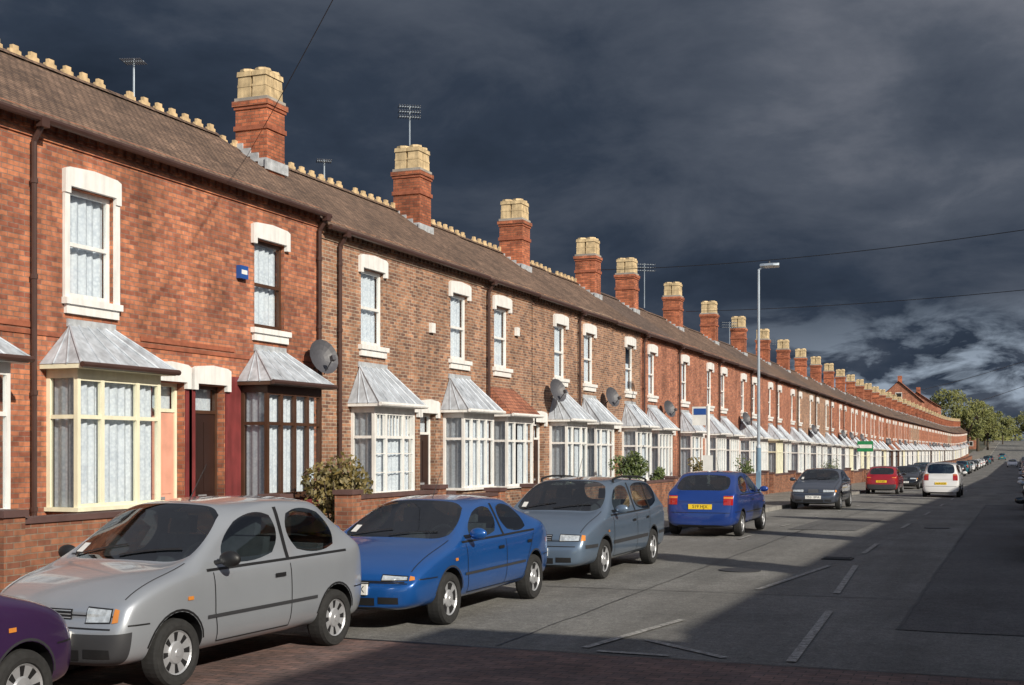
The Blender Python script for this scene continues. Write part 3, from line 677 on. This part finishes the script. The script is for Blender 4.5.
    fin.polygons.foreach_set('use_smooth',[True]*len(fin.polygons))
    try: fin.set_sharp_from_angle(angle=math.radians(40))
    except Exception as e: print(e)
    root=empty(name,(x,y,gz(y)),(0,0,(math.pi if away else 0)+yaw))
    obj('body',fin,root)
    bvh=BVHTree.FromPolygons([v.co for v in fin.vertices],[p.vertices for p in fin.polygons])
    def ray(dr,a,b):
        if dr=='s+': o=Vector((3,a-Lc/2,b)); d=Vector((-1,0,0))
        elif dr=='s-': o=Vector((-3,a-Lc/2,b)); d=Vector((1,0,0))
        elif dr=='f': o=Vector((a,-4,b)); d=Vector((0,1,0))
        elif dr=='r': o=Vector((a,4,b)); d=Vector((0,-1,0))
        elif dr=='t': o=Vector((a,b-Lc/2,4)); d=Vector((0,0,-1))
        h=bvh.ray_cast(o,d)
        return h[0],d
    dm=MB()
    def patch(dr,c,k,nu=8,nv=4,off=.006):
        c=[Vector(q) for q in c]; g={}
        for a in range(nu+1):
            for b in range(nv+1):
                u=a/nu;v=b/nv; p=(c[0]*(1-u)+c[1]*u)*(1-v)+(c[3]*(1-u)+c[2]*u)*v
                h,d=ray(dr,p.x,p.y); g[a,b]=None if h is None else h-d*off
        for a in range(nu):
            for b in range(nv):
                q=[g[a,b],g[a+1,b],g[a+1,b+1],g[a,b+1]]
                if all(z is not None for z in q): dm.face(q,k)
    def line(dr,pts,w,k,off=.004):
        for (a,b) in zip(pts[:-1],pts[1:]):
            A=Vector(a);B=Vector(b); d=(B-A).normalized(); n=Vector((-d.y,d.x))*w/2
            patch(dr,[A-n,B-n,B+n,A+n],k,max(1,int((B-A).length/.06)),1,off)
    zs=bl
    for sd in('s+','s-'):
        line(sd,[(tc+.26,.30),(tc+.20,.55),(tc+.20,zs-.02)],.011,'black'); line(sd,[(Bp+.02,.30),(Bp+.02,zs-.03)],.011,'black')
        if P.get('doors',2)==4: line(sd,[(wts[1]-.28,.55),(c5-.05,zs-.02)],.011,'black'); line(sd,[(Bp+.03,.30),(wts[1]-.38,.30),(wts[1]-.28,.55)],.011,'black')
        line(sd,[(tc+.26,.30),(Bp+.02,.30)],.011,'black')
        line(sd,[(wts[0]+r+.08,.52),(wts[1]-r-.08,.52)],.055 if P.get('strip') else .03,'trim',.008)
        if P.get('strip'): line(sd,[(wts[1]+r+.06,.52),(Lc-.12,.52)],.05,'trim',.008); line(sd,[(.16,.52),(wts[0]-r-.06,.52)],.05,'trim',.008)
        else: line(sd,[(.14,.55),(wts[0]-r-.05,.55)],.012,'black',.004); line(sd,[(wts[1]+r+.05,.55),(Lc-.12,.55)],.012,'black',.004)
        line(sd,[(Bp-.24,zs-.12),(Bp-.08,zs-.12)],.035,'black',.014)
        line(sd,[(wts[0]+.10,.70),(wts[0]+.17,.70)],.03,'amber',.008)
        if P.get('doors',2)==4: line(sd,[(c5-.30,zs-.11),(c5-.16,zs-.11)],.035,'black',.014)
        if P.get('third'): line(sd,[(c5+.01,bl+.02),(c6+.01,H-.1)],.07,'black',.004)
        line(sd,[(Bp+.0,bl+.02),(Bp-.02,H-.08)],.05,'black',.004)
        line(sd,[(tc+.12,zs+.002),(Bp,zs+.010),(c5,zs+.02)],.022,'black',.005)
        for t in wts:
            R=r+.058; pts=[(t+R*math.cos(math.radians(q)),r+.01+R*math.sin(math.radians(q))) for q in range(12,170,12)]
            line(sd,pts,.018,'black' if P.get('bump','trim')!='paint' else 'trim',.003)
    z0,z1=P['lamp']; li,lo=P.get('lampx',(.40,.66))
    for sg in(1,-1):
        patch('f',[(sg*li*hw/.8,z0+.01),(sg*lo*hw/.8,z0+.02),(sg*lo*hw/.8*.99,z1-.01),(sg*li*hw/.8,z1)],'black',8,5,.005)
        patch('f',[(sg*(li+.01)*hw/.8,z0+.02),(sg*(lo-.01)*hw/.8,z0+.03),(sg*(lo-.012)*hw/.8,z1-.02),(sg*(li+.01)*hw/.8,z1-.01)],'hlamp',8,5,.010)
        patch('f',[(sg*(lo+.012)*hw/.8,z0+.02),(sg*(lo+.06)*hw/.8,z0+.03),(sg*(lo+.05)*hw/.8,z1-.02),(sg*(lo+.01)*hw/.8,z1-.01)],'amber',4,4,.008)
        t0,t1=P.get('tail',(.60,.85)); tx=P.get('tailx',(.50,.70))
        patch('r',[(sg*tx[0]*hw/.8,t0),(sg*tx[1]*hw/.8,t0),(sg*tx[1]*hw/.8,t1),(sg*tx[0]*hw/.8,t1)],'redlamp',5,6,.008)
        patch('r',[(sg*tx[0]*hw/.8,t1-.06),(sg*tx[1]*hw/.8,t1-.06),(sg*tx[1]*hw/.8,t1-.02),(sg*tx[0]*hw/.8,t1-.02)],'amber',4,1,.010)
        patch('f',[(sg*.38,.30),(sg*.60,.30),(sg*.60,.37),(sg*.38,.37)],'black',4,2,.006)
    line('t',[(-.05,tc-.02),(.5,tc+.12)],.02,'black',.012); line('t',[(-.6,tc+.02),(-.05,tc+.1)],.02,'black',.012)
    # tax disc
    patch('f',[(-.60,hc+.08),(-.52,hc+.08),(-.52,hc+.15),(-.60,hc+.15)],'pwhite',1,1,.004)
    gr=P.get('grille',(.25,.58,.66)); 
    if gr: 
        patch('f',[(-gr[0],gr[1]),(gr[0],gr[1]),(gr[0],gr[2]),(-gr[0],gr[2])],'black',8,3,.006)
        for q in range(3): 
            zz=gr[1]+(gr[2]-gr[1])*(q+.5)/3; line('f',[(-gr[0]+.01,zz),(gr[0]-.01,zz)],.008,'chrome',.010)
    patch('f',[(-.34,.28),(.34,.28),(.34,.36),(-.34,.36)],'black',8,2,.006)
    line('f',[(-hw*.76,.525),(hw*.76,.525)],.012,'black',.004)
    line('f',[(-hw*.8,hf-.13),(hw*.8,hf-.13)],.01,'black',.003)
    line('t',[(hw*.80,.2),(hw*.84,tc-.05)],.01,'black',.003); line('t',[(-hw*.80,.2),(-hw*.84,tc-.05)],.01,'black',.003)
    line('r',[(-hw*.8,.53),(hw*.8,.53)],.012,'black',.004)
    fy=ray('f',0,.42)[0].y-.015
    dm.box(-.26,.26,fy-.006,fy+.03,.39,.50,'pwhite')
    rp=P.get('rp',.66); ry=ray('r',0,rp)[0].y+.012
    dm.box(-.26,.26,ry-.03,ry+.006,rp-.055,rp+.055,'yellow')
    for sg in(1,-1):
        a=sg*(hw*.96); ty=tc+.27-Lc/2
        dm.cyl((a-sg*.06,ty,bl+.05),(a+sg*.06,ty-.01,bl+.07),.02,.02,'black',6)
    if P.get('rails'):
        for sg in(1,-1):
            pts=[(sg*(wr-.06),t) for t in [rf+.25+k*(rr-rf-.4)/8 for k in range(9)]]
            pv=None
            for q in pts:
                h=ray('t',q[0],q[1])[0]+Vector((0,0,.05))
                if pv is not None: dm.cyl(pv,h,.016,.016,'black',6)
                pv=h
            for q in(pts[0],pts[4],pts[8]):
                h=ray('t',q[0],q[1])[0]; dm.cyl(h,h+Vector((0,0,.05)),.02,.018,'black',6)
    h=ray('t',0.05,rf+.12)[0]; dm.cyl(h,h+Vector((0,.25,.32)),.005,.003,'black',5)
    obj('trim_and_lamps',dm.mesh('trim_and_lamps',False),root)
    im=MB(); f=lambda t:t-Lc/2
    im.box(-hw*.82,hw*.82,f(tc+.15),f(tc+.45),.55,hc-.05,'seat')
    im.box(-hw*.85,hw*.85,f(tc+.2),f(min(tg-.25,Lc-.5)),.26,.34,'seat')
    for sx in(-.36,.36):
        sy=f(Bp-.28)
        im.box(sx-.24,sx+.24,sy-.48,sy+.02,.34,.55,'seat'); im.prism([(sy-.02,.5),(sy+.12,.5),(sy+.24,H*.76),(sy+.14,H*.76)],sx-.23,sx+.23,'seat')
        im.prism([(sy+.14,H*.77),(sy+.24,H*.77),(sy+.26,H*.77+.16),(sy+.18,H*.77+.16)],sx-.12,sx+.12,'seat')
    ry2=f(min(Bp+.72,c6-.12)); im.prism([(ry2-.02,.34),(ry2+.12,.34),(ry2+.22,H*.68),(ry2+.12,H*.68)],-hw*.78,hw*.78,'seat')
    for q in range(16):
        a0=2*math.pi*q/16;a1=2*math.pi*(q+1)/16; c_=Vector((.36,f(tc+.52),hc-.02)); U=Vector((1,0,0)); V_=Vector((0,.35,.93))
        im.cyl(c_+U*.18*math.cos(a0)+V_*.18*math.sin(a0),c_+U*.18*math.cos(a1)+V_*.18*math.sin(a1),.014,.014,'black',5,False)
    im.box(-.10,.10,f(rf+.02),f(rf+.05),H-.17,H-.11,'black')
    obj('interior',im.mesh('interior'),root)
    mm=bpy.data.meshes.new('mirror'); bm=bmesh.new(); bmesh.ops.create_uvsphere(bm,u_segments=14,v_segments=10,radius=1); bm.to_mesh(mm); bm.free()
    mm.materials.append(M['black'] if P.get('bump','trim')!='paint' else paint); mm.polygons.foreach_set('use_smooth',[True]*len(mm.polygons))
    for sg in(1,-1):
        o=obj('door_mirror',mm,root,(sg*(hw+.09),tc+.27-Lc/2,bl+.09)); o.scale=(.105,.055,.068)
    for (yy,zz,rz) in((fy-.0075,.415,0),(ry+.0075,rp-.03,math.pi)):
        cu=bpy.data.curves.new('plate_text','FONT'); cu.body=P.get('reg','K412 WOF'); cu.size=.10; cu.align_x='CENTER'; cu.materials.append(M['black'])
        t=obj('plate_text',cu,root,(0,yy,zz),(math.pi/2,0,rz))
    wm=cached(('wheel',r,P.get('hub','steel')),lambda:wheel(r,P.get('hub','steel')))
    for t in wts:
        for sg in(1,-1):
            obj('wheel',wm,root,(sg*(hw-.10),t-Lc/2,r),(t,0,0) if sg>0 else (t,0,math.pi))
    return root
def wheel(r,hub):
    m=MB(); seg=40
    prof=[(-.09,r*.66),(-.09,r*.93),(-.065,r*.99),(0,r),(.055,r*.99),(.085,r*.94),(.09,r*.80),(.082,r*.68),(.06,r*.665)]
    hubp=[(.06,r*.665),(.075,r*.64),(.062,r*.60),(.055,r*.34),(.07,r*.30),(.078,r*.13),(.085,r*.11),(.085,0.001)]
    def lathe(pf,kf):
        for a,(p,q) in enumerate(zip(pf[:-1],pf[1:])):
            for s in range(seg):
                t0=2*math.pi*s/seg;t1=2*math.pi*(s+1)/seg
                m.face([(p[0],p[1]*math.cos(t0),p[1]*math.sin(t0)),(q[0],q[1]*math.cos(t0),q[1]*math.sin(t0)),(q[0],q[1]*math.cos(t1),q[1]*math.sin(t1)),(p[0],p[1]*math.cos(t1),p[1]*math.sin(t1))],kf(a,s))
    lathe(prof,lambda a,s:'tyre')
    if hub=='alloy': lathe(hubp,lambda a,s:'black' if a==2 and s%8 in(1,2,3,4,5) else 'chrome')
    elif hub=='steel': lathe(hubp,lambda a,s:'black' if a==2 and s%5 in(0,1) else 'chrome')
    m.face([(-.09,r*.66*math.cos(2*math.pi*s/seg),r*.66*math.sin(2*math.pi*s/seg)) for s in range(seg)][::-1],'black')
    return m.mesh('wheel',False)
silver=paintcar('paint_silver',(.36,.385,.42),.45,.35); blue=paintcar('paint_blue',(.010,.085,.31),.3,.3); grey=paintcar('paint_slate',(.13,.18,.25),.4,.33)
dblue=paintcar('paint_dark_blue',(.015,.05,.24),.3,.3); purple=paintcar('paint_purple',(.05,.022,.08),.3,.3); charcoal=paintcar('paint_charcoal',(.06,.07,.095),.35,.3)
redp=paintcar('paint_red',(.30,.012,.018),.1,.3); whitep=paintcar('paint_white',(.7,.7,.7),0,.3); teal=paintcar('paint_teal',(.03,.16,.20),.3,.3); blackp=paintcar('paint_black',(.012,.013,.016),.2,.25)
hatch=dict(L=3.70,hw=.79,H=1.46,hf=.75,hc=.94,tc=.92,rf=1.58,rr=2.98,tg=3.52,zt=.98,rd=.08,belt=.90,B=2.22,c5=3.22,c6=2.93,fo=.66,wb=2.36,r=.275,lamp=(.55,.69),lampx=(.36,.60),grille=(.22,.585,.665),paint=silver,hub='steel',reg='N412 KOB',wr=.77)
fast=dict(L=4.24,hw=.845,H=1.34,hf=.64,hc=.88,tc=1.10,rf=1.92,rr=3.1,tg=3.88,zt=.98,belt=.87,B=2.45,c5=3.46,c6=3.02,fo=.86,wb=2.60,r=.285,lamp=(.52,.60),lampx=(.36,.64),grille=(.25,.46,.52),paint=blue,bump='paint',doors=4,hub='alloy',wr=.72,rd=.07,reg='M287 VOX',tail=(.66,.84))
estate=dict(L=4.55,hw=.86,H=1.46,hf=.73,hc=.95,tc=1.12,rf=1.82,rr=4.1,tg=4.42,zt=1.0,belt=.92,B=2.55,c5=3.40,c6=3.36,fo=.90,wb=2.66,r=.295,lamp=(.58,.70),lampx=(.38,.66),grille=(.3,.60,.69),paint=grey,bump='paint',doors=4,third=1,rails=1,hub='alloy',strip=1,reg='R608 DOF')
sup=dict(hatch,L=3.83,hw=.82,H=1.42,paint=dblue,bump='paint',tg=3.66,c5=3.30,c6=3.02,rr=3.10,wb=2.45,hub='alloy',reg='S19 HJX',tail=(.70,.90),doors=2)
saloon=dict(L=4.43,hw=.85,H=1.39,hf=.74,hc=.95,tc=1.30,rf=2.0,rr=3.10,tg=3.66,zt=1.02,belt=.93,B=2.60,c5=3.40,c6=3.08,fo=.75,wb=2.70,r=.30,lamp=(.60,.71),lampx=(.30,.66),grille=(.18,.60,.71),paint=charcoal,bump='paint',doors=4,deck=1,hub='alloy',reg='T521 BMA',tail=(.74,.90))
mpv=dict(estate,L=4.1,hw=.85,H=1.62,rf=1.6,rr=3.75,tg=3.98,tc=.85,hf=.82,hc=1.05,belt=1.03,zt=1.08,B=2.2,c5=3.0,c6=2.95,wb=2.55,fo=.8,paint=whitep,tail=(.8,1.1),rails=0)
car('parked_car',dict(sup,paint=purple,hub='steel',zt=1.03,rr=2.75,tg=3.62,L=3.9,H=1.42,c6=2.6,c5=3.1,rear=1),-7.05,5.5,away=True)
car('parked_car',hatch,-6.98,9.72,yaw=math.radians(-2.5))
car('parked_car',fast,-6.58,13.9)
car('parked_car',estate,-6.52,19.35)
car('parked_car',sup,-6.5,29.3,away=True)
car('parked_car',saloon,-6.5,46)
car('parked_car',dict(sup,paint=redp,bump='trim'),-6.5,68.5,away=True)
car('moving_car',dict(mpv),-3.4,64,away=True)
def clone(root,name,x,y,away):
    r2=empty(name,(x,y,gz(y)),(0,0,math.pi if away else 0))
    for ch in root.children:
        o=ch.copy(); COL.objects.link(o); o.parent=r2
    return r2
protos=[]
protos.append(car('parked_car',dict(saloon,paint=blackp),-6.45,82)); protos.append(car('parked_car',dict(mpv,paint=teal),-6.45,97,away=True))
protos.append(car('parked_car',dict(hatch,paint=redp),1.02,30.5)); protos.append(car('parked_car',dict(estate,paint=blackp),.96,25.2))
protos.append(car('parked_car',dict(fast,paint=whitep),-6.45,112)); protos.append(car('parked_car',dict(sup,paint=silver),1.0,41,away=True))
rc=random.Random(11)
for yy in [90,104,120,127,141,150,163,170,184,196,208,222,240,260,285,310]:
    clone(rc.choice(protos),'parked_car',-6.45,yy,rc.random()<.6)
for yy in [48,56,62,75,88,95,110,123,140,150,168,185,200,230,260,290]:
    clone(rc.choice(protos),'parked_car',.95 ,yy,rc.random()<.4)
clone(protos[4],'moving_car',-1.2,230,False); clone(protos[1],'moving_car',-4.0,330,True)
# ------------------------------------------------------------------ street furniture
def lamp(x,y,h=7.9,d=1):
    root=empty('street_lamp',(x,y,gz(y)+.1)); m=MB()
    m.cyl((0,0,0),(0,0,2.0),.085,.08,'bluepost',12); m.cyl((0,0,2.0),(0,0,h),.055,.04,'galv',12); m.cyl((0,0,1.98),(0,0,2.1),.09,.055,'galv',12)
    m.box(-.07,.07,-.095,-.07,.6,1.2,'bluepost')
    m.cyl((0,0,h-.02),(d*.2,0,h+.1),.032,.03,'galv',8); obj('post',m.mesh('post',False),root)
    m=MB(); z=h+.1
    pr=[(.05,-.05,.07),(.20,-.09,.11),(.5,-.10,.12),(.68,-.03,.05)]
    for a,b in zip(pr[:-1],pr[1:]):
        for s in(1,-1): m.face([(d*a[0],s*a[2],z),(d*b[0],s*b[2],z),(d*b[0],s*b[2]*.8,z+.08),(d*a[0],s*a[2]*.8,z+.07)],'galv')
        m.face([(d*a[0],-a[2]*.8,z+.07),(d*b[0],-b[2]*.8,z+.08),(d*b[0],b[2]*.8,z+.08),(d*a[0],a[2]*.8,z+.07)],'galv')
        m.face([(d*a[0],-a[2],z),(d*b[0],-b[2],z),(d*b[0],b[2],z-.06),(d*a[0],a[2],z-.06)],'pwhite')
    m.cyl((d*.35,0,z+.07),(d*.35,0,z+.15),.04,.035,'trim',8)
    obj('lantern',m.mesh('lantern'),root)
lamp(-8.05,42.3); lamp(2.3,80,d=-1); lamp(2.3,155,d=-1)
def stop(x,y):
    root=empty('bus_stop_sign',(x,y,gz(y)+.1)); m=MB(); m.cyl((0,0,0),(0,0,3.1),.045,.045,'pwhite',10); obj('pole',m.mesh('pole'),root)
    m=MB(); m.box(-.46,-.02,-.015,.015,2.55,3.08,'pwhite'); m.box(-.42,-.06,-.02,-.0152,2.85,3.03,'alarm'); m.box(-.14,.14,-.065,-.047,1.2,1.7,'pwhite'); obj('flag',m.mesh('flag'),root)
stop(-8.2,35.6)
m=MB(); m.box(0,1.3,-.05,.05,2.5,3.4,'signgreen'); m.box(.08,1.22,-.056,-.0502,2.8,3.1,'pwhite'); m.cyl((0,0,2.9),(-.5,0,2.9),.03,.03,'black',6)
obj('shop_sign',m.mesh('shop_sign'),None,(-12.9,112,gz(112)))
def aerial(x,y,z,h,name='tv_aerial',yaw=.6,s_=.5):
    m=MB(); m.cyl((0,0,0),(0,0,h),.022,.018,'galv',6)
    c,s=math.cos(yaw),math.sin(yaw)
    for dz in (0,-.14,-.28) if h>1.1 else (0,):
        m.cyl((-s_*c,-s_*s,h-.05+dz),(s_*c,s_*s,h-.05+dz),.016,.016,'galv',5)
        for i in range(9):
            t=-s_+s_*i/4.2; l=.2; m.cyl((t*c+l*s,t*s-l*c,h-.05+dz),(t*c-l*s,t*s+l*c,h-.05+dz),.012,.012,'sat',4)
    obj(name,m.mesh(name),None,(x,y,z))
aerial(-15.7,31.75,9.6,1.85,s_=.30); aerial(-16.0,20.3,8.5,1.0,yaw=.3,s_=.2); aerial(-16.0,27.6,8.5,.6,s_=.18); aerial(-15.7,55.5,8.3,2.0); aerial(-16.1,62,8.1,1.2,s_=.3)
aerial(-16,88,7.7,1.8); aerial(-16,75,7.9,1.6)
m=MB(); m.box(0,.09,-.13,.13,-.12,.12,'alarm'); m.box(.09,.095,-.09,.09,-.04,.04,'pwhite'); obj('alarm_box',m.mesh('alarm_box'),None,(-13.465,20.15,5.2))
m=MB(); m.box(0,.08,-.11,.11,-.12,.12,'pwhite'); ab_=m.mesh('alarm_box'); obj('alarm_box',ab_,None,(-13.465,34.1,5.3)); obj('alarm_box',ab_,None,(-13.465,28.4,4.9))
def wire(pts,sag,name='overhead_wire',r=.013):
    m=MB(); A=Vector(pts[0]);B=Vector(pts[1]); n=24; pv=None
    for i in range(n+1):
        t=i/n; p=A.lerp(B,t); p.z-=sag*4*t*(1-t)
        if pv: m.cyl(pv,p,r,r,'black',5,False)
        pv=p
    obj(name,m.mesh(name),None)
wire([(-15.6,24.2,9.0),(-3,9.7,9.8)],.1,r=.008)
wire([(-15.6,47.2,8.9),(7.8,36,8.6)],.5,r=.012); wire([(-15,60.4,8.6),(7.8,44,7.6)],.3); wire([(-13.2,110,6.0),(7.8,44,7.6)],.8,r=.012); wire([(-13.2,150,5.8),(7.8,44,7.4)],1.2,r=.014)
# ------------------------------------------------------------------ world
W=bpy.data.worlds.new('World'); S.world=W; W.use_nodes=True; nt=W.node_tree; nt.nodes.clear()
EL=math.radians(28); PH=math.radians(33)
sx,sy,sz=math.cos(EL)*math.cos(PH),-math.cos(EL)*math.sin(PH),math.sin(EL)
sky=N(nt,'ShaderNodeTexSky',sky_type='NISHITA'); sky.sun_disc=False; sky.sun_elevation=EL; sky.sun_rotation=math.atan2(sx,sy)
bg=N(nt,'ShaderNodeBackground'); bg.inputs[1].default_value=.10; L(nt,sky.outputs[0],bg.inputs[0])
tc=N(nt,'ShaderNodeTexCoord'); sp=N(nt,'ShaderNodeSeparateXYZ'); L(nt,tc.outputs['Generated'],sp.inputs[0])
def math2(op,a,b=None,c=None,clamp=False):
    n=N(nt,'ShaderNodeMath',operation=op); n.use_clamp=clamp
    for q,v in enumerate((a,b,c)):
        if v is None: continue
        if isinstance(v,(int,float)): n.inputs[q].default_value=v
        else: L(nt,v,n.inputs[q])
    return n.outputs[0]
X,Y,Z=sp.outputs
den=math2('ADD',math2('MAXIMUM',Z,0.0),.30)
cb=N(nt,'ShaderNodeCombineXYZ'); L(nt,math2('DIVIDE',X,den),cb.inputs[0]); L(nt,math2('DIVIDE',Y,den),cb.inputs[1])
def wn(s,d,r,dist,vec):
    n=N(nt,'ShaderNodeTexNoise'); n.inputs['Scale'].default_value=s; n.inputs['Detail'].default_value=d; n.inputs['Roughness'].default_value=r; n.inputs['Distortion'].default_value=dist
    L(nt,vec,n.inputs['Vector']); return n.outputs['Fac']
a1=wn(1.0,6,.5,.2,cb.outputs[0]); a2=wn(3.2,8,.6,.3,cb.outputs[0])
f=math2('ADD',math2('MULTIPLY',a1,.62),math2('MULTIPLY',a2,.38))
grad=math2('ADD',math2('MULTIPLY',math2('SUBTRACT',Z,.14),.50),math2('MULTIPLY',math2('ADD',X,.32),.16)); f=math2('ADD',f,grad)
r=N(nt,'ShaderNodeValToRGB'); cr=r.color_ramp; cr.elements[0].position=.38; cr.elements[0].color=(.018,.027,.044,1); cr.elements[1].position=.76; cr.elements[1].color=(.21,.22,.255,1)
e=cr.elements.new(.48); e.color=(.032,.045,.070,1); e=cr.elements.new(.60); e.color=(.080,.095,.125,1)
L(nt,f,r.inputs[0])
hz=math2('MULTIPLY',math2('SUBTRACT',1,math2('MULTIPLY',math2('ABSOLUTE',math2('SUBTRACT',Z,.05)),15),clamp=True),math2('MULTIPLY',math2('ADD',X,.28),4.5,clamp=True),clamp=True)
mp=N(nt,'ShaderNodeMapping'); mp.inputs['Scale'].default_value=(13,13,34); L(nt,tc.outputs['Generated'],mp.inputs[0])
n3=wn(1.3,9,.6,.4,mp.outputs[0])
pk=math2('MULTIPLY',math2('MULTIPLY',math2('SUBTRACT',n3,.44),7,clamp=True),hz)
mc=N(nt,'ShaderNodeMix',data_type='RGBA'); L(nt,pk,mc.inputs[0]); L(nt,r.outputs[0],mc.inputs[6]); mc.inputs[7].default_value=(.36,.43,.52,1)
bc=N(nt,'ShaderNodeBackground'); bc.inputs[1].default_value=1.0; L(nt,mc.outputs[2],bc.inputs[0])
mask=math2('MULTIPLY',math2('ADD',Y,.15),5,clamp=True)
ms=N(nt,'ShaderNodeMixShader'); L(nt,mask,ms.inputs[0]); L(nt,bg.outputs[0],ms.inputs[1]); L(nt,bc.outputs[0],ms.inputs[2])
o=N(nt,'ShaderNodeOutputWorld'); L(nt,ms.outputs[0],o.inputs[0])
sl=bpy.data.lights.new('sun','SUN'); sl.energy=5.0; sl.angle=math.radians(.5); sl.color=(1,.925,.80)
so=obj('sun',sl); so.rotation_euler=Vector((sx,sy,sz)).to_track_quat('Z','Y').to_euler()
# ------------------------------------------------------------------ camera
cd=bpy.data.cameras.new('camera'); cam=obj('camera',cd); cam.location=(0,0,1.9); cam.rotation_euler=(math.pi/2,0,math.atan(508/1275))
cd.sensor_width=36; cd.lens=1275/1024*36; cd.shift_y=107.5/1024; cd.clip_end=5000; cd.clip_start=.1
S.camera=cam
